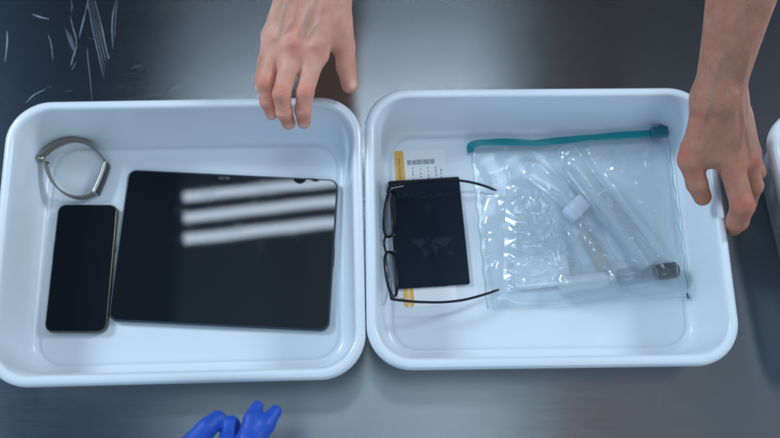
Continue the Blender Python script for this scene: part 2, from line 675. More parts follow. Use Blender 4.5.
# ------------------------------------------------------------------ phone
tl, tr_, br, bl = [P(*q, .0135) for q in ((58, 203), (118, 205.5), (106, 334), (44, 331))]
cen = (tl+tr_+br+bl)/4
w_ = ((tr_-tl).length+(br-bl).length)/2
h_ = ((tl-bl).length+(tr_-br).length)/2
ang = math.atan2((tl-bl).y+(tr_-br).y, (tl-bl).x+(tr_-br).x)-math.pi/2
print('PHONE', w_, h_, math.degrees(ang))
PH = thing('smartphone', (cen.x, cen.y, FLOOR+.0004), ang)
tag(PH, 'dark smartphone with a dull gold edge lying beside the tablet', 'phone')
v, f = slab(w_, h_, .0095, 0, .0082, .0022)
link('frame', v, f, M_PHFRAME, PH)
v, f = slab(w_-.0030, h_-.0030, .0082, .0078, .0086, .0003)
link('screen', v, f, M_GLASS, PH)
v, f = slab(.011, .0010, .0004, .0086, .00868, .00003, 4, 1)
link('earpiece', [(x, y+h_/2-.0035, z) for x, y, z in v], f, M_BEZEL, PH)
v, f = slab(.0012, .011, .0005, .003, .0052, .0003, 4, 2)
link('power_button', [(x+w_/2+.0002, y+.024, z) for x, y, z in v], f, M_PHFRAME, PH)
v, f = slab(.0012, .020, .0005, .003, .0052, .0003, 4, 2)
link('volume_button', [(x-w_/2-.0002, y+.020, z) for x, y, z in v], f, M_PHFRAME, PH)

# ------------------------------------------------------------------ fitness band, standing on its edge
FBz = .0180
base = P(75, 168, FLOOR)
FB = thing('fitness_band', (base.x, base.y, FLOOR))
tag(FB, 'taupe fitness band standing on its edge in the tray corner', 'fitness tracker')


def lift(x):
    return .0165*max(0, min(1, (100-x)/62))**2      # its closed end leans on the sloping tray wall


def loc(pts, z, org):
    q = [(P(x, y, z-.004+lift(x))-org, lift(x)) for x, y in pts]
    return [Vector((p.x, p.y, .0073+l)) for p, l in q]


upper = spline(loc([(38, 158), (44, 153), (53, 146), (64, 141), (74, 139.5), (85, 142), (96, 150), (106, 162)], FBz, base), 8)
lower = spline(loc([(40, 157.5), (44.5, 161), (47, 170), (52, 181), (60, 190), (71, 196), (82, 197), (92, 194), (97, 190)], FBz, base), 8)
v, f = merge(sweep(upper, .0011, .0064, box=True), sweep(lower, .0010, .0060, box=True))
link('strap', v, f, M_STRAP, FB)
dp = [p for p in loc([(106.5, 162), (103, 174), (99, 184), (94.5, 194)], FBz, base)]
dps = spline(dp, 6)
v, f = sweep(dps, .0022, .0070, box=True)
md = link('tracker_case', v, f, M_STRAPMETAL, FB)
off = (dp[-1]-dp[0]).normalized().cross(Vector((0, 0, 1)))*-1
v, f = sweep([p+off*.0028 for p in dps[1:-1]],   .0009, .0062, box=True)
link('display', v, f, M_GLASS, FB)
v, f = sweep([p-off*.0026 for p in dps[4:-5]], .0006, .005, box=True)
link('sensor_plate', v, f, M_BEZEL, FB)
bk = [p for p in loc([(36.5, 157), (40, 159.5), (44, 159)], FBz, base)]
v, f = sweep(bk, .0012, .0068, box=True)
link('buckle', v, f, M_STRAPMETAL, FB)
pn = loc([(47.5, 163), (50, 163.5)], FBz, base)
v, f = lathe(pn[0]+Vector((0, 0, .004)), pn[1]+Vector((0, 0, .004)), [(0, .0008), (.7, .0008), (.75, .0014), (1, .0012)], 10)
link('peg', v, f, M_BUTTON, FB)

# ------------------------------------------------------------------ boarding pass
def flat_thing(name, corners, z):
    tl, tr_, br, bl = [P(*q, z) for q in corners]
    cen = (tl+tr_+br+bl)/4
    w = ((tr_-tl).length+(br-bl).length)/2
    h = ((tl-bl).length+(tr_-br).length)/2
    ang = math.atan2((tl-bl).y+(tr_-br).y, (tl-bl).x+(tr_-br).x)-math.pi/2
    return thing(name, (cen.x, cen.y, z), ang), w, h


BP, w_, h_ = flat_thing('boarding_pass', ((393.5, 151.5), (444, 148), (457, 303.5), (405, 308)), FLOOR+.0007)
print('BP', w_, h_)
tag(BP, 'white paper boarding pass with orange strip and barcode under the passport', 'ticket')
v, f = slab(w_, h_, .003, 0, .0003, .0001, 5, 1)
link('paper', v, f, M_PAPER, BP)
sw = .0112
ox = -w_/2+sw/2
v, f = slab(sw, h_-.0002, .0028, .0003, .00042, .00003, 5, 1)
link('orange_strip', [(x+ox, y, z) for x, y, z in v], f, M_ORANGE, BP)
rects = []
x = -w_/2+.0150
while x < -w_/2+.0150+.031:
    ww = random.choice((.0004, .0006, .0009, .0013))
    rects.append((x, h_/2-.0185, x+ww, h_/2-.0125))
    x += ww+random.choice((.0004, .0006, .0009))
boxes_mesh('barcode', rects, .0003, .00036, M_INK, BP)
text_mesh('BOARDING PASS', .0044, M_INK, BP, (ox, h_/2-.026, .00045), math.pi/2)
text_mesh('BOARDING PASS', .0044, M_PAPER, BP, (ox, -h_/2+.016, .00045), math.pi/2)
rects = []
for cx in (.020, .029, .038, .047, .053):
    y = h_/2-.0215-random.uniform(0, .004)
    while y > h_/2-.040:
        L = random.uniform(.0012, .0030)
        rects.append((-w_/2+cx, y-L, -w_/2+cx+.0012, y))
        y -= L+random.uniform(.0010, .0030)
boxes_mesh('printed_lines', rects, .0003, .00036, M_INK, BP)
rects = []
for k in range(14):
    rects.append((-w_/2+.014+k*.0026, -h_/2+.0205, -w_/2+.014+k*.0026+random.uniform(.0009, .0018), -h_/2+.0218))
boxes_mesh('printed_footer', rects, .0003, .00036, M_INK, BP)

# ------------------------------------------------------------------ passport
PP, w_, h_ = flat_thing('passport', ((388.5, 184), (458.5, 175.5), (469.5, 282), (397, 291.5)), FLOOR+.0014)
print('PP', w_, h_)
tag(PP, 'black passport lying over the boarding pass under the spectacles', 'passport')
v, f = slab(w_, h_, .0018, 0, .0030, .0004, 4, 2)
ins = [(vx*.985, vy*.985, vz) for vx, vy, vz in v]
v1, f1 = slab(w_, h_, .0018, 0, .0006, .0002, 4, 2)
v2, f2 = slab(w_, h_, .0018, .0026, .0033, .0002, 4, 2)
v3, f3 = sweep([Vector((-w_/2+.0009, y, .00165)) for y in (-h_/2+.0006, 0, h_/2-.0006)], .0011, .0016)
link('cover', *merge((v1, f1), (v2, f2), (v3, f3)), M_PASS, PP)
v, f = slab(w_-.003, h_-.003, .0012, .0006, .0026, .0001, 4, 1)
link('pages', v, f, M_PAPER, PP)
text_mesh('PASSPORT', .0105, M_FOIL, PP, (.002, h_/2-.020, .00335), 0, sx=1.12)
# small aeroplane
pl = [(0, 1), (.1, .8), (.12, .3), (1, -.25), (1, -.42), (.12, -.12), (.09, -.62), (.35, -.85), (.35, -.98), (0, -.86)]
pl = pl+[(-x, y) for x, y in pl[::-1] if x > 0]
V = [(x*.0048+.002, y*.0048+h_/2-.0335, .0034) for x, y in pl]
V2 = [(a, b_, .0033) for a, b_, _ in V]
n = len(V)
F = [tuple(range(n))]+[(i, (i+1) % n, n+(i+1) % n, n+i) for i in range(n)]
link('aeroplane_emblem', V+V2, F, M_FOIL, PP, smooth=False)
# world map outline blocks
conts = [[(-48, 18), (-40, 24), (-30, 23), (-20, 25), (-14, 17), (-20, 11), (-24, 6), (-26, 4), (-23, .5), (-28, 2), (-33, 6), (-37, 12), (-44, 15)],
         [(-24, 0), (-17, -1), (-10, -6), (-13, -13), (-17, -18), (-20, -26), (-22, -24), (-22, -14), (-25, -7)],
         [(-12, 26), (-5, 27), (-7, 21), (-11, 22)],
         [(-1, 12), (-2, 16), (3, 22), (8, 25), (18, 23), (30, 25), (44, 22), (50, 18), (42, 15), (38, 10), (33, 6), (29, 1), (26, 5), (22, 2), (19, 7), (14, 9), (8, 11), (4, 13)],
         [(-3, 9), (3, 11), (9, 9), (12, 4), (15, 3), (11, -4), (9, -12), (5, -16), (3, -8), (2, -2), (-4, 1), (-6, 4)],
         [(34, -10), (39, -7), (44, -9), (47, -14), (43, -18), (35, -16)],
         [(28, -3), (34, -5), (33, -6), (28, -5)], [(46, -20), (49, -18), (48, -22)], [(-2, 18), (0, 20), (0, 16)]]
V, F = [], []
for ci, ct in enumerate(conts):
    o_ = len(V)
    n = len(ct)
    for zz in (.0034+ci*.00001, .0033):
        V += [(x*.00050+.003, y*.00050-.020, zz) for x, y in ct]
    F.append(tuple(range(o_, o_+n)))
    F += [(o_+i, o_+(i+1) % n, o_+n+(i+1) % n, o_+n+i) for i in range(n)]
link('world_map_emblem', V, F, M_FOIL, PP, smooth=False)

# ------------------------------------------------------------------ spectacles
org = P(389, 243, FLOOR)
SG = thing('eyeglasses', (org.x, org.y, FLOOR))
tag(SG, 'thin black spectacles with open temples resting over the passport', 'glasses')
ZT, ZB = .046, .0125


def gpt(s, q):
    """s: -1 far hinge .. 1 near hinge along the front; q: 0 lower edge .. 1 brow"""
    yv = 243.5+s*56
    bulge = 6.5*(1-s*s)
    xt = 389.7+s*1.5-bulge
    xb = 397.5+s*1.0-bulge*.35
    a = P(xt, yv, ZT)
    b2 = P(xb, yv, ZB)
    return b2.lerp(a, q)-Vector((org.x, org.y, FLOOR))


def lens_loop(sc, sw_, n=44):
    out = []
    for k in range(n):
        an = 2*math.pi*k/n
        c, s = math.cos(an), math.sin(an)
        c2 = math.copysign(abs(c)**.72, c)
        s2 = math.copysign(abs(s)**.72, s)
        out.append(gpt(sc+sw_*c2*(1+.04*s2), .5+.5*s2))
    return out


loops = [lens_loop(-.53, .41), lens_loop(.55, .40)]
fr = merge(*[sweep(l, .0016, .0017, closed=True, n=8) for l in loops],
           sweep(spline([gpt(-.14, .80), gpt(-.05, .90), gpt(.0, .91), gpt(.06, .90), gpt(.16, .80)], 6), .0013, .0014, n=8),
           sweep(spline([gpt(-.90, .93), gpt(-.97, .95), gpt(-1.0, .93)], 5), .0015, .0018, n=8),
           sweep(spline([gpt(.91, .93), gpt(.97, .95), gpt(1.0, .93)], 5), .0015, .0018, n=8))
FRO = link('frame', *fr, M_FRAME, SG)
for l in loops:
    cc = sum(l, Vector())/len(l)
    V = list(l)+[cc]
    n = len(l)
    F = [(i, (i+1) % n, n) for i in range(n)]
    lo = link('lens', V, F, M_LENS, SG)
    sol = lo.modifiers.new('thick', 'SOLIDIFY')
    sol.thickness = .0012
    sol.offset = 0
for s_, sg in ((-.28, -1), (.30, 1)):       # nose pads
    a = gpt(.0+sg*.13, .55)
    b2 = a+Vector((.006, sg*-.001, -.001))
    v, f = merge(sweep([a, a.lerp(b2, .5), b2], .0005, .0005, n=6), sweep([b2+Vector((0, -.0, .004)), b2, b2-Vector((0, 0, .004))], .0012, .0022, n=8, up=Vector((1, 0, 0))))
    link('nose_pad', v, f, M_FRAME, FRO)


def gl(x, y, z):
    return P(x, y, z)-Vector((org.x, org.y, FLOOR))


tem1 = spline([gl(388.6, 187.2, .043), gl(398, 185.2, .041), (gl(415, 182, .037)), gl(437, 180, .032), gl(460, 180.6, .027), gl(480, 184.5, .021), gl(496.5, 190.5, .015)], 8)
tem2 = spline([gl(391.6, 299.2, .043), gl(402, 300.6, .041), gl(420, 302, .037), gl(443, 302.2, .032), gl(463, 300, .027), gl(482, 295.2, .022), gl(499, 289.5, .016)], 8)
for tm in (tem1, tem2):
    v, f = sweep(tm, .0015, .0021, n=10, taper=lambda q: 1.0 if q < .95 else 1-(q-.95)*8)
    te = link('temple', v, f, M_FRAME, SG)
    hp = [p+Vector((.0, 0, .0016)) for p in tm[3:12]]
    v, f = sweep([p+Vector((0, -.0022 if tm is tem1 else .0022, -.001)) for p in hp], .0007, .0008, n=8)
    link('hinge', v, f, M_HINGE, te)

# ------------------------------------------------------------------ clear zip bag and its contents
cTL, cTR, cBR, cBL = [P(*q, FLOOR+.004) for q in ((471, 148), (667, 134), (688, 297), (487, 309))]


def bag_uv(s, t_):
    return (cTL.lerp(cTR, s)).lerp(cBL.lerp(cBR, s), t_)


def inv_bag(pt):
    s, t_ = .5, .5
    for _ in range(12):
        p = bag_uv(s, t_)
        ds = (bag_uv(s+.01, t_)-p)/.01
        dt = (bag_uv(s, t_+.01)-p)/.01
        e = pt-p
        det = ds.x*dt.y-ds.y*dt.x
        s += (e.x*dt.y-e.y*dt.x)/det
        t_ += (ds.x*e.y-ds.y*e.x)/det
    return s, t_


def seg_h(p, a, b_, rad, hh):
    ab = b_-a
    t_ = max(0, min(1, (p-a).dot(ab)/ab.dot(ab)))
    d = (p-a-ab*t_).length
    return hh*math.exp(-(d/rad)**4)


A2 = lambda x, y: P(x, y, .018).xy
bulk = [(A2(567, 160), A2(648, 266), .019, .026), (A2(562, 284), A2(668, 271), .017, .026), (A2(530, 178), A2(586, 218), .021, .026),
        (A2(584, 230), A2(606, 272), .016, .023), (A2(525, 215), A2(545, 280), .036, .017)]


def film_h(p, s, t_):
    h = .0
    for a, b_, rd, hh in bulk:
        h = max(h, seg_h(p, a, b_, rd, hh))
    edge = min(s, 1-s, t_*1.2, 1-t_)
    k = max(0, min(1, edge/.10))
    k = k*k*(3-2*k)
    h = .0055+h*k+.004*k
    q = Vector((p.x, p.y, 0))
    # sharp creases: ridged noise, stronger at the left half where the bag is looser
    w = noise.noise(q*26+Vector((3, 1, 0)))
    w2 = noise.noise(Vector((q.x*26+w*1.6, q.y*46+w*1.2, 4)))
    w3 = noise.noise(Vector((q.x*130+w2, q.y*110, 9)))
    rid = (1-abs(w2)*2.6)
    rid = max(0, rid)**2.6
    rid2 = max(0, 1-abs(w3)*3)**2
    amp = .0021*(1.15-.6*s)*k
    h += amp*rid+.0001*rid2*k + .0014*w*k
    return h


NX, NY = 190, 160
V, F = [], []
for j in range(NY+1):
    for i in range(NX+1):
        s, t_ = i/NX, j/NY
        p = bag_uv(s, t_)
        # scalloped side seams
        wob = .0009*math.sin(t_*46)*((1-s)**8-(s)**8)
        V.append((p.x+wob, p.y, FLOOR+film_h(p.xy, s, t_)))
for j in range(NY):
    for i in range(NX):
        a = j*(NX+1)+i
        F.append((a, a+1, a+NX+2, a+NX+1))
top_n = len(V)
mx_, my_ = 48, 40
for j in range(my_+1):
    for i in range(mx_+1):
        s, t_ = i/mx_, j/my_
        p = bag_uv(s, t_)
        V.append((p.x, p.y, FLOOR+.0009+.0006*noise.noise(Vector((p.x*60, p.y*60, 2)))))
for j in range(my_):
    for i in range(mx_):
        a = top_n+j*(mx_+1)+i
        F.append((a, a+mx_+1, a+mx_+2, a+1))
BG = thing('zip_bag', (0, 0, 0))
bo = bag_uv(.5, .5)
BG.location = (bo.x, bo.y, FLOOR)
shift = Vector((bo.x, bo.y, FLOOR))
sub = lambda vs: [Vector(v_)-shift for v_ in vs]
tag(BG, 'clear plastic bag with teal zip holding small bottles and tubes', 'bag')


def raw_mesh(name, V, F, m, parent):
    me = bpy.data.meshes.new(name)
    me.from_pydata([tuple(v_) for v_ in V], [], F)
    me.materials.append(m)
    me.polygons.foreach_set('use_smooth', [True]*len(me.polygons))
    o = bpy.data.objects.new(name, me)
    C.objects.link(o)
    o.parent = parent
    return o


raw_mesh('film', sub(V), F, M_FILM, BG)
# zip: a ribbed teal strip of four parallel ribs
zp = [(471, 152, .010), (470.5, 147, .015), (476, 143.5, .018), (492, 142.2, .018), (515, 142.2, .016), (535, 143, .016), (560, 140.6, .017), (590, 137.6, .017), (620, 135.4, .017), (645, 133.6, .017), (664, 132.4, .016)]
zpath = spline([P(x, y, z) for x, y, z in zp], 8)
parts = []
for k in range(5):
    o_ = (k-2)*.0017
    pth = []
    for i, p in enumerate(zpath):
        tn = (zpath[min(i+1, len(zpath)-1)]-zpath[max(i-1, 0)]).normalized()
        sd = Vector((-tn.y, tn.x, 0)).normalized()
        wob = .0004*math.sin(i*.35+k)
        pth.append(p+sd*(o_+wob))
    parts.append(sweep(pth, .00080, .0014+.0003*(k % 2), n=8))
    if k == 2:
        parts.append(sweep(pth, .0040, .0006, n=8))
v, f = merge(*parts)
ZS = link('zip_strip', sub(v), f, M_TEAL, BG)
sp0, sp1 = P(650.5, 132.8, .019), P(667.5, 131.6, .019)
sm_ = (sp0+sp1)/2
sa_ = math.atan2(sp1.y-sp0.y, sp1.x-sp0.x)
rot_ = lambda vs, dx, dy, dz: [Matrix.Rotation(sa_, 3, 'Z') @ Vector((x+dx, y+dy, z+dz))+sm_ for x, y, z in vs]
v, f = slab(.0195, .0125, .0012, -.004, .004, .0009, 4, 2)
v = rot_(v, 0, 0, 0)
v2, f2 = slab(.0165, .0020, .0006, -.0030, .0046, .0005, 4, 2)
v2 = rot_(v2, .001, .0040, .0010)
v3, f3 = slab(.0150, .0018, .0006, -.0030, .0044, .0005, 4, 2)
v3 = rot_(v3, .001, -.0045, .0010)
v4, f4 = slab(.0040, .0030, .0010, -.002, .003, .0006, 4, 2)
v4 = rot_(v4, .004, .0075, .0)
v, f = merge((v, f), (v4, f4))
SL = link('slider', sub(merge((v, f), (v2, f2), (v3, f3))[0]), merge((v, f), (v2, f2), (v3, f3))[1], M_TEALD, BG)
for sd_, rr in ((0, .0003), (1, .0004)):
    pth = []
    for k in range(60):
        t_ = k/59
        p = bag_uv(sd_, t_)
        wob = .0009*math.sin(t_*46)*(1 if sd_ == 0 else -1)
        pth.append(Vector((p.x+wob, p.y, FLOOR+.0062)))
    v, f = sweep(pth, rr, rr, n=6)
    link('side_seam', sub(v), f, M_TEAL, BG)
v, f = lathe(P(687, 293, FLOOR+.006), P(688.5, 299, FLOOR+.005), [(0, .0005), (.2, .0015), (.9, .0013), (1, .0004)], 10)
link('seam_end', sub(v), f, M_TEALD, BG)


def held(name, p0, p1, parts, label, cat):
    o = thing(name, tuple(p0))
    tag(o, label, cat)
    for nm, prof, m in parts:
        v, f = lathe(p0.copy(), p1.copy(), prof)
        link(nm, [Vector(q)-p0 for q in v], f, m, o)
    return o


# long clear tube with a rounded end
r_ = .0138
held('tube_case', P(566, 157, FLOOR+.0145), P(650, 268, FLOOR+.0145),
     [('sleeve', [(0, .001), (.01, .005), (.03, .0100), (.06, .0126), (.10, r_), (.5, r_), (.97, r_), (.985, .0128), (.99, .006), (1, .002)], M_CLEAR),
      ('brush_handle', [(.16, .001), (.17, .0035), (.3, .0045), (.5, .0030), (.8, .0034), (.93, .0036), (.94, .001)], M_FROST)],
     'long clear round-ended tube lying slantwise in the zip bag', 'tube')
# clear bottle with a dark cap
held('small_bottle', P(617, 278, FLOOR+.0118), P(677.5, 269.5, FLOOR+.0118),
     [('bottle', [(0, .003), (.02, .0088), (.05, .0098), (.30, .0098), (.55, .0098), (.62, .0092), (.66, .0080), (.70, .0078)], M_CLEARB),
      ('neck', [(.63, .0084), (.64, .0090), (.66, .0090), (.67, .0080)], M_DARKCAP),
      ('cap', [(.695, .004), (.70, .0086), (.72, .0094), (.95, .0094), (.99, .0086), (1.0, .004)], M_DARKCAP)],
     'small clear bottle with a dark grey cap in the zip bag', 'bottle')
# pale squeeze bottle end to end with it
held('squeeze_bottle', P(558, 285.5, FLOOR+.0118), P(616, 277.5, FLOOR+.0118),
     [('body', [(0, .004), (.02, .0108), (.06, .0112), (.12, .0100), (.16, .0088), (.72, .0088), (.82, .0076), (.86, .0055), (.93, .0053)], M_FROST),
      ('spout', [(.88, .0062), (.89, .0066), (.98, .0060), (1, .003)], M_CLEAR)],
     'pale frosted squeeze bottle beside the dark-capped bottle in the bag', 'bottle')
# cream tube
held('cream_tube', P(582, 231, FLOOR+.0090), P(607, 272, FLOOR+.0110),
     [('body', [(0, .003), (.04, .0072), (.3, .0084), (.85, .0090), (.95, .0070), (1, .003)], M_CREAM)],
     'short cream coloured tube slanting behind the pale bottle in the bag', 'tube')
# white flip-cap tube: flattened body widening to a crimp
c0, c1 = P(566, 199, FLOOR+.014), P(589, 222, FLOOR+.012)
WT = thing('lotion_tube', tuple(c0))
tag(WT, 'lotion tube with a square white cap lying across the clear tube', 'tube')
ax = (c1-c0).normalized()
sd = ax.cross(Vector((0, 0, 1))).normalized()


def tube_rings(steps, n=24):
    rings = []
    for d, hw, hh, pw in steps:
        ring = []
        for k in range(n):
            an = 2*math.pi*k/n
            c, s = math.cos(an), math.sin(an)
            ring.append(ax*d+sd*(hw*math.copysign(abs(c)**pw, c))+Vector((0, 0, 1))*(hh*math.copysign(abs(s)**pw, s)))
        rings.append(ring)
    return rings


v, f = loft(tube_rings([(.0065, .0128, .0085, .4), (.007, .0140, .0095, .35), (.016, .0146, .0100, .35), (.0245, .0146, .0100, .35), (.0255, .0136, .009, .4)]))
link('cap', v, f, M_WCAP, WT)
v, f = loft(tube_rings([(-.052, .0165, .0008, 1), (-.048, .0166, .0014, 1), (-.030, .0155, .0048, 1), (-.01, .0135, .0080, 1), (.003, .0115, .0088, 1), (.0063, .0100, .0084, 1)]))
link('body', v, f, M_POUCH, WT)
# folded pad inside a crinkly inner pouch
po = P(535, 255, FLOOR+.003)
PD = tag(link('cotton_pad', *[q for q in slab(.062, .036, .004, 0, .006, .0022, 6, 3)], M_COTTON),
         'flat white pad under the crinkled film of the bag', 'pad')
PD.location = (P(541, 272, FLOOR).x, P(541, 272, FLOOR).y, FLOOR+.0016)
PD.rotation_euler = (0, 0, R(4))
PO = thing('inner_pouch', (po.x, po.y, FLOOR))
tag(PO, 'small crinkled clear pouch inside the left half of the zip bag', 'pouch')
V, F = [], []
nx, ny = 90, 110
pc = [P(*q, FLOOR+.010) for q in ((508, 168), (560, 190), (583, 282), (503, 292))]
for j in range(ny+1):
    for i in range(nx+1):
        s, t_ = i/nx, j/ny
        p = (pc[0].lerp(pc[1], s)).lerp(pc[3].lerp(pc[2], s), t_)
        e = max(0, min(1, min(s, 1-s, t_, 1-t_)/.15))
        w = noise.noise(Vector((p.x*55, p.y*55, 12)))
        w2 = noise.noise(Vector((p.x*36+w*1.4, p.y*75+w, 20)))
        V.append(Vector((p.x, p.y, FLOOR+.0052+e*(.0075+.0025*w+.0030*max(0, 1-abs(w2)*2.8)**2)))-Vector((po.x, po.y, FLOOR)))
for j in range(ny):
    for i in range(nx):
        a = j*(nx+1)+i
        F.append((a, a+1, a+nx+2, a+nx+1))
raw_mesh('pouch_film', V, F, M_POUCH, PO)


# ------------------------------------------------------------------ hands: one continuous surface each
def smin(a, b_, k):
    h = np.clip(.5+.5*(b_-a)/k, 0, 1)
    return b_*(1-h)+a*h-k*h*(1-h)


def cone(X, a, b_, ra, rb):
    """distance to a tapered capsule"""
    a = np.array(a)
    ab = np.array(b_)-a
    d = [X[i]-a[i] for i in range(3)]
    t_ = np.clip((d[0]*ab[0]+d[1]*ab[1]+d[2]*ab[2])/np.dot(ab, ab), 0, 1)
    q = np.sqrt(sum((d[i]-ab[i]*t_)**2 for i in range(3)))
    return q-(ra+(rb-ra)*t_)


def surface_nets(D, org, h):
    nx, ny, nz = D.shape
    ins = D < 0
    cube = [(i, j, k) for i in (0, 1) for j in (0, 1) for k in (0, 1)]
    edges = [(a, b_) for a in range(8) for b_ in range(a+1, 8) if sum(abs(cube[a][q]-cube[b_][q]) for q in range(3)) == 1]

    def sl(A, c):
        return A[c[0]:nx-1+c[0], c[1]:ny-1+c[1], c[2]:nz-1+c[2]]
    cnt = np.zeros((nx-1, ny-1, nz-1), np.int8)
    for c in cube:
        cnt += sl(ins, c)
    act = (cnt > 0) & (cnt < 8)
    ii = np.argwhere(act)
    vid = -np.ones(act.shape, np.int64)
    vid[act] = np.arange(len(ii))
    acc = np.zeros((len(ii), 3))
    num = np.zeros(len(ii))
    cv = [D[ii[:, 0]+c[0], ii[:, 1]+c[1], ii[:, 2]+c[2]] for c in cube]
    for a, b_ in edges:
        da, db = cv[a], cv[b_]
        m = (da < 0) != (db < 0)
        t_ = np.where(m, da/np.where(m, da-db, 1), 0)
        pa, pb = np.array(cube[a], float), np.array(cube[b_], float)
        acc += np.where(m[:, None], pa+(pb-pa)*t_[:, None], 0)
        num += m
    V = org+(ii+acc/num[:, None])*h
    F = []
    for ax_ in range(3):
        o1 = [0, 0, 0]
        o1[ax_] = 1
        A = ins[:nx-o1[0], :ny-o1[1], :nz-o1[2]]
        B = ins[o1[0]:, o1[1]:, o1[2]:]
        e = np.argwhere(A != B)
        u, w = [(1, 2), (2, 0), (0, 1)][ax_]
        e = e[(e[:, u] > 0) & (e[:, w] > 0) & (e[:, u] < D.shape[u]-1) & (e[:, w] < D.shape[w]-1)]
        flip = A[e[:, 0], e[:, 1], e[:, 2]]
        du, dw = np.zeros(3, int), np.zeros(3, int)
        du[u] = 1
        dw[w] = 1
        q = [vid[tuple((e-o).T)] for o in (du+dw, dw, 0*du, du)]
        Q = np.stack(q, 1)
        Q[~flip] = Q[~flip][:, ::-1]
        F.append(Q)
    F = np.concatenate(F)
    F = F[(F >= 0).all(1)]
    return V, F


def organic(name, palm, fingers, m, h=.0009, k_palm=.014, k_join=.009, k_web=.0022, flat=None,
            bumps=(), creases=(), attrs=None, noise_amp=.0, clip=None):
    """palm: list of tapered capsules blended softly; fingers: list of chains [(point, radius), ...]"""
    allp = [(p, r_) for c in palm for p, r_ in ((c[0], c[2]), (c[1], c[3]))]+[(p, r_) for fc in fingers for p, r_ in fc]
    lo = np.min([np.array(p)-r_ for p, r_ in allp], 0)-.006
    hi = np.max([np.array(p)+r_ for p, r_ in allp], 0)+.006
    if clip is not None:
        hi[1] = min(hi[1], clip)
    n = np.ceil((hi-lo)/h).astype(int)
    X = np.meshgrid(*[(lo[i]+np.arange(n[i])*h).astype(np.float32) for i in range(3)], indexing='ij')
    D = None
    for a, b_, ra, rb in palm:
        d = cone(X, a, b_, ra, rb)
        D = d if D is None else smin(D, d, k_palm)
    res = D
    for ch in fingers:
        fd = None
        for (a, ra), (b_, rb) in zip(ch, ch[1:]):
            d = cone(X, a, b_, ra, rb)
            fd = d if fd is None else smin(fd, d, .0035)
        near = smin(D, fd, k_join)
        res = smin(res, near, k_web)
    V, F = surface_nets(res.astype(np.float64), lo, h)
    me = bpy.data.meshes.new(name)
    me.vertices.add(len(V))
    me.vertices.foreach_set('co', V.ravel())
    me.loops.add(F.size)
    me.loops.foreach_set('vertex_index', F.ravel())
    me.polygons.add(len(F))
    me.polygons.foreach_set('loop_start', np.arange(0, F.size, 4))
    me.update(calc_edges=True)
    # light smoothing of the grid
    bm = bmesh.new()
    bm.from_mesh(me)
    for _ in range(3):
        bmesh.ops.smooth_vert(bm, verts=bm.verts, factor=.5, use_axis_x=True, use_axis_y=True, use_axis_z=True)
    bm.normal_update()
    bm.to_mesh(me)
    bm.free()
    nv = len(me.vertices)
    co = np.empty(nv*3)
    me.vertices.foreach_get('co', co)
    co = co.reshape(-1, 3)
    no = np.array([v_.normal[:] for v_ in me.vertices])
    disp = np.zeros(nv)

    def poly_d(pts, flat=False):
        best = np.full(nv, 9.0)
        if flat:
            for a, b_ in zip(pts, pts[1:]):
                a, b_ = np.array(a)[:2], np.array(b_)[:2]
                ab = b_-a
                t_ = np.clip(((co[:, :2]-a)@ab)/(ab@ab+1e-12), 0, 1)
                best = np.minimum(best, np.linalg.norm(co[:, :2]-a-t_[:, None]*ab, axis=1))
            if len(pts) >= 3:                       # veins sink back into the skin at both ends
                for e_ in (pts[0], pts[-1]):
                    de = np.linalg.norm(co[:, :2]-np.array(e_)[:2], axis=1)
                    best = best+.0035*np.exp(-(de/.006)**2)
            return best
        for a, b_ in zip(pts, pts[1:]):
            a, b_ = np.array(a), np.array(b_)
            ab = b_-a
            t_ = np.clip(((co-a)@ab)/(ab@ab), 0, 1)
            best = np.minimum(best, np.linalg.norm(co-a-t_[:, None]*ab, axis=1))
        return best
    dorsal = np.clip((no[:, 2]-.15)*3, 0, 1)
    for pts, amp, sg in bumps:                      # tendons, veins, knuckle bones on the back of the hand
        disp += amp*dorsal*np.exp(-(poly_d(pts, True)/sg)**2)
    for c_, ax_, rad, cnt_, gap, amp in creases:    # skin folds across a joint
        c_, ax_ = np.array(c_), np.array(ax_)/np.linalg.norm(ax_)
        rel = co-c_
        al = rel@ax_
        rr = np.linalg.norm(rel, axis=1)
        g = np.exp(-(rr/rad)**2)
        side = np.cross(ax_, [0, 0, 1])
        wv = .0009*np.sin((rel@side)*520+c_[0]*900)
        for q in range(cnt_):
            o_ = (q-(cnt_-1)/2)*gap
            disp -= amp*g*np.exp(-((al+wv-o_)/.0008)**2)
    co = co+no*disp[:, None]
    me.vertices.foreach_set('co', co.ravel())
    for nm, lst in (attrs or {}).items():
        val = np.zeros(nv)
        for pts, sg, wgt in lst:
            if len(pts) == 1:
                pts = [pts[0], tuple(np.array(pts[0])+1e-5)]
            val = np.maximum(val, wgt*np.exp(-(poly_d(pts, nm == 'vein')/sg)**2)*(dorsal if nm == 'vein' else 1))
        at = me.attributes.new(nm, 'FLOAT', 'POINT')
        at.data.foreach_set('value', val.astype(np.float32))
    me.materials.append(m)
    me.polygons.foreach_set('use_smooth', [True]*len(me.polygons))
    me.update()
    o = bpy.data.objects.new(name, me)
    C.objects.link(o)
    return o


T = lambda x, y, z: tuple(P(x, y, z))


def up(p, d):
    return (p[0], p[1], p[2]+d)


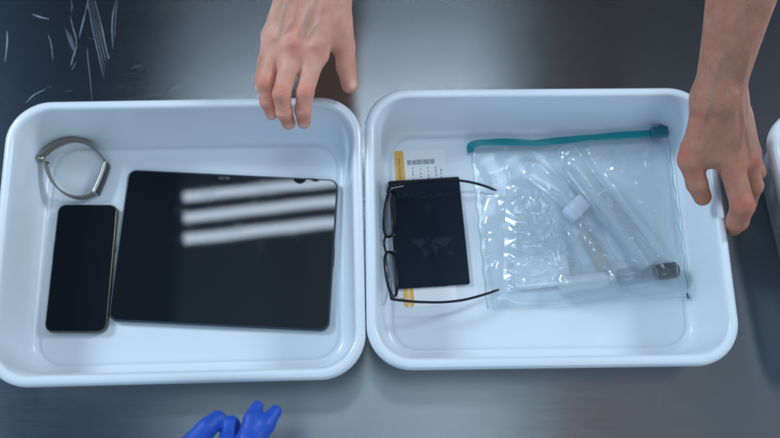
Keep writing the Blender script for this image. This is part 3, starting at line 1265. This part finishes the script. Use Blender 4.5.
# --- bare hand above the tray rim -----------------------------------------
wr1, wr2 = T(303, -24, .150), T(331, -24, .148)
mI, mM, mR, mP = T(315, 53, .127), T(293, 51, .130), T(276, 45, .125), T(271.5, 36, .113)
palm = [(T(300, -120, .19), T(302, -24, .150), .030, .021), (T(335, -120, .19), T(330, -24, .148), .028, .020),
        (wr2, mI, .0185, .0118), (T(318, -20, .15), mM, .0185, .0115), (wr1, mR, .0175, .0110), (wr1, mP, .0165, .0095),
        (T(318, 0, .130), T(300, 38, .112), .016, .011),
        (mI, T(303, 68, .122), .009, .0055), (mM, T(284.5, 66, .122), .009, .0055), (mR, T(271, 60, .116), .008, .005),
        (T(336, -10, .140), T(339, 30, .122), .0150, .0125), (T(330, 20, .122), T(334, 44, .112), .012, .006)]
tI = [(mI, .0118), (T(305, 93, .127), .0090), (T(303, 110, .116), .0084), (T(304, 122, .100), .0074)]
tM = [(mM, .0118), (T(281.5, 94, .131), .0092), (T(284, 112, .117), .0083), (T(288.6, 123, .100), .0073)]
tR = [(mR, .0110), (T(265.5, 83, .124), .0089), (T(267.5, 101, .110), .0080), (T(271.5, 113.5, .095), .0071)]
tP = [(mP, .0092), (T(265, 60, .106), .0074), (T(261, 77, .096), .0066), (T(260, 87, .088), .0060)]
tT = [(T(338, 22, .126), .0135), (T(344.5, 46, .112), .0112), (T(346, 66, .104), .0104), (T(349.5, 85, .098), .0088)]


def dirn(a, b_):
    return tuple(np.array(b_)-np.array(a))


def finger_creases(ch, a1=.0008):
    out = []
    for q in (1, 2):
        if q < len(ch)-1:
            out.append((up(ch[q][0], ch[q][1]*.7), dirn(ch[q-1][0], ch[q+1][0]), .0085, 4 if q == 1 else 2, .0021, a1))
    return out


red1 = [([up(mI, .008)], .009, .75), ([up(mM, .008)], .010, .9), ([up(mR, .007)], .008, .6)]
for ch in (tI, tM, tR, tP):
    red1 += [([up(ch[1][0], .006)], .0075, .6), ([ch[3][0]], .0085, .6), ([up(ch[2][0], .005)], .005, .4)]
for ch in (tI, tM, tR, tP, tT):
    red1 += [([q_[0] for q_ in ch[1:]], .011, .42)]
red1 += [([tT[3][0]], .011, .6), ([up(tT[2][0], .006)], .007, .35), ([T(276, 65, .128), T(288, 75, .125)], .006, .35)]
red1 += [([T(297, 5, .16), T(292, 30, .15)], .007, .35)]
veins1 = [[T(299, -30, .172), T(297, -5, .167), T(293, 15, .160), T(281, 36, .148)],
          [T(309, -30, .172), T(308, 0, .166), T(304, 26, .155), T(301, 44, .145)],
          [T(323, 14, .158), T(313, 26, .154), T(305, 40, .148)],
          [T(286, -10, .165), T(283, 12, .156), T(280, 30, .148), T(276, 45, .140)]]
bm1 = [([up(wr2, .012), up(mI, .009)], .0013, .0034), ([T(318, -10, .168), up(mM, .010)], .0016, .0032),
       ([up(wr1, .012), up(mR, .009)], .0016, .0030), ([up(wr1, .012), up(mP, .006)], .0008, .0030),
       ([up(mM, .010)]+[up(mM, .0101)], .0022, .0060), ([up(mI, .010)]+[up(mI, .0101)], .0022, .0060), ([up(mR, .009)]+[up(mR, .0091)], .0012, .006)]
bm1 += [(v_, .0010, .0020) for v_ in veins1]
bm1 += [([up(ch[1][0], .007), up(ch[1][0], .0071)], .0011, .0055) for ch in (tI, tM, tR, tP)]
cr1 = sum([finger_creases(c) for c in (tI, tM, tR, tP)], [])
cr1 += [(up(tT[2][0], .006), dirn(tT[1][0], tT[3][0]), .009, 4, .0022, .0004)]
def offp(p, d, k):
    d = Vector(d).normalized()*k
    return (p[0]+d.x, p[1]+d.y, p[2]+d.z)


nails1 = [([offp(tT[3][0], (.55, -.35, .8), .0092)], .0052, 1.0), ([offp(tP[3][0], (-.6, -.5, .5), .006)], .0036, .9)]
for ch in (tI, tM, tR):
    nails1 += [([offp(ch[3][0], (.0, -.9, .45), ch[3][1])], .0042, .85)]
H1 = organic('hand', palm, [tI, tM, tR, tP, tT], M_SKIN, .0008, bumps=bm1, creases=cr1,
             attrs={'red': red1, 'vein': [(v_, .0022, .8) for v_ in veins1], 'nail': nails1})
tag(H1, 'bare hand reaching down with curled fingers over the rim of the tablet tray', 'hand')

# --- bare arm gripping the rim of the other tray -----------------------------
w0 = T(719, 97, .158)
iM, mdM, rM, pM = T(731, 163, .120), T(746, 161, .108), T(749, 152, .090), T(746, 143, .075)
thM = T(690.5, 160, .118)
palm = [(T(767, -70, .27), T(716, 92, .160), .031, .0190), (T(746, -70, .27), T(722, 92, .157), .031, .0190),
        (w0, iM, .0195, .0115), (w0, mdM, .0195, .0115), (T(724, 100, .145), rM, .018, .0105), (T(724, 100, .140), pM, .018, .010),
        (T(712, 104, .150), thM, .0180, .0098), (T(716, 120, .138), T(712, 158, .122), .016, .009),
        (T(730, 120, .118), T(738, 148, .098), .016, .012)]
fI = [(iM, .0124), (T(742.5, 206, .107), .0120), (T(737.5, 221, .088), .0112), (T(733.5, 227, .068), .0096)]
fM = [(mdM, .0112), (T(754, 186, .090), .0095), (T(748, 203, .066), .0086), (T(737, 206, .056), .0076)]
fR = [(rM, .0105), (T(757, 172, .072), .0090), (T(749, 186, .052), .0080), (T(738, 188, .046), .0072)]
fP = [(pM, .0090), (T(752, 155, .060), .0078), (T(746, 165, .045), .0070), (T(736, 167, .042), .0062)]
fT = [(T(693, 148, .124), .0122), (thM, .0120), (T(697, 184, .103), .0108), (T(702.5, 197, .091), .0094)]
red2 = [([up(iM, .008)], .010, .4), ([T(757, 163, .115)], .008, .7), ([up(fI[1][0], .006)], .011, .75), ([fI[2][0]], .009, .6),
        ([T(683, 155, .125)], .009, .6), ([fT[3][0]], .010, .55), ([T(700, 120, .160)], .010, .35), ([T(693, 175, .115)], .009, .35)]
veins2 = [[T(744, 60, .195), T(738, 95, .175), T(740, 125, .152), T(738, 155, .134)],
          [T(741, 120, .155), T(747, 140, .142), T(751, 156, .126)],
          [T(722, 50, .205), T(712, 90, .181), T(709, 120, .168)]]
bm2 = [([up(w0, .014), up(iM, .010)], .0010, .0035), ([T(732, 100, .170), T(748, 158, .120)], .0012, .0035),
       ([T(709, 100, .170), T(692, 150, .133)], .0009, .0045), ([T(757, 162, .113), T(757, 162.5, .113)], .0016, .006),
       ([up(fI[1][0], .006), up(fI[1][0], .0061)], .001, .006)]
bm2 += [(v_, .0011, .0026) for v_ in veins2]
cr2 = [(up(fT[2][0], .006), dirn(fT[1][0], fT[3][0]), .009, 4, .0022, .0004),
       (up(fI[1][0], .006), dirn(fI[0][0], fI[2][0]), .009, 3, .0024, .0003),
       (T(704, 100, .170), dirn(T(719, 90, .158), T(708, 110, .15)), .014, 3, .004, .0003),
       (T(700, 165, .125), dirn(T(700, 150, .12), T(706, 180, .10)), .008, 3, .003, .0003)]
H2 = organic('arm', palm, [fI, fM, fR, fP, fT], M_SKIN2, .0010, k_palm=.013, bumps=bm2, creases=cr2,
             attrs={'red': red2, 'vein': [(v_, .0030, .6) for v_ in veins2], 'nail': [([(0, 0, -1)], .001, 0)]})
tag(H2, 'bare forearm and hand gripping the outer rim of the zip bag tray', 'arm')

# --- blue gloved hand at the near edge --------------------------------------
g = [T(196, 520, .20), T(235, 520, .20), T(262, 520, .20)]
palm = [(T(232, 700, .20), T(232, 560, .20), .033, .028), (T(225, 550, .20), T(205, 478, .19), .022, .013), (T(235, 550, .20), T(228, 476, .19), .022, .013),
        (T(245, 550, .20), T(246, 474, .19), .022, .013), (T(200, 540, .195), T(180, 476, .185), .017, .012)]
fs = [[(T(180, 476, .185), .0125), (T(186, 450, .185), .0105), (T(207, 428, .183), .0088), (T(217, 420, .178), .0076), (T(223, 426, .160), .0066)],
      [(T(222, 478, .19), .0115), (T(227, 445, .185), .0088), (T(231, 425, .176), .0076), (T(235, 430, .158), .0070)],
      [(T(243, 476, .19), .0115), (T(247, 440, .188), .0090), (T(253, 420, .184), .0084), (T(257, 407, .180), .0058)],
      [(T(246, 474, .19), .0115), (T(252, 445, .190), .0092), (T(265, 425, .186), .0083), (T(275.5, 411.5, .182), .0058)]]
bmg = []
H3 = organic('gloved_hand', palm, fs, M_GLOVE, .0011, k_join=.008, k_web=.002, bumps=bmg)
tag(H3, 'fingers of a blue rubber gloved hand at the near edge of the table', 'gloved hand')

# short dark hairs on the forearm and the back of that hand
me = H2.data
nv = len(me.vertices)
co = np.empty(nv*3)
me.vertices.foreach_get('co', co)
co = co.reshape(-1, 3)
no = np.array([q.normal[:] for q in me.vertices])
rng = np.random.default_rng(5)
wy, ty = T(0, 150, .13)[1], T(0, -10, .2)[1]
ok = np.where((co[:, 1] > wy) & (co[:, 1] < ty+.02) & (no[:, 2] > .1))[0]
pick = rng.choice(ok, 420, replace=False)
V, F = [], []
for i in pick:
    p, n_ = Vector(co[i]), Vector(no[i])
    if p.y < T(0, 105, .15)[1] and rng.random() < .7:
        continue
    d = Vector((rng.normal(.35, .35), -1, rng.normal(0, .1)))
    d = (d-n_*d.dot(n_)).normalized()
    L = rng.uniform(.005, .011)
    pts = [p-n_*.0003, p+d*L*.35+n_*.0008, p+d*L*.7+n_*.0011, p+d*L+n_*.0008]
    v, f = sweep(pts, .00007, .00007, n=3, taper=lambda q: 1-.8*q)
    o_ = len(V)
    V += v
    F += [tuple(a+o_ for a in q) for q in f]
M_HAIR, t, b = mat('body_hair', (.05, .028, .018), .5)
hr = raw_mesh('hair', V, F, M_HAIR, H2)
hr['kind'] = 'stuff'
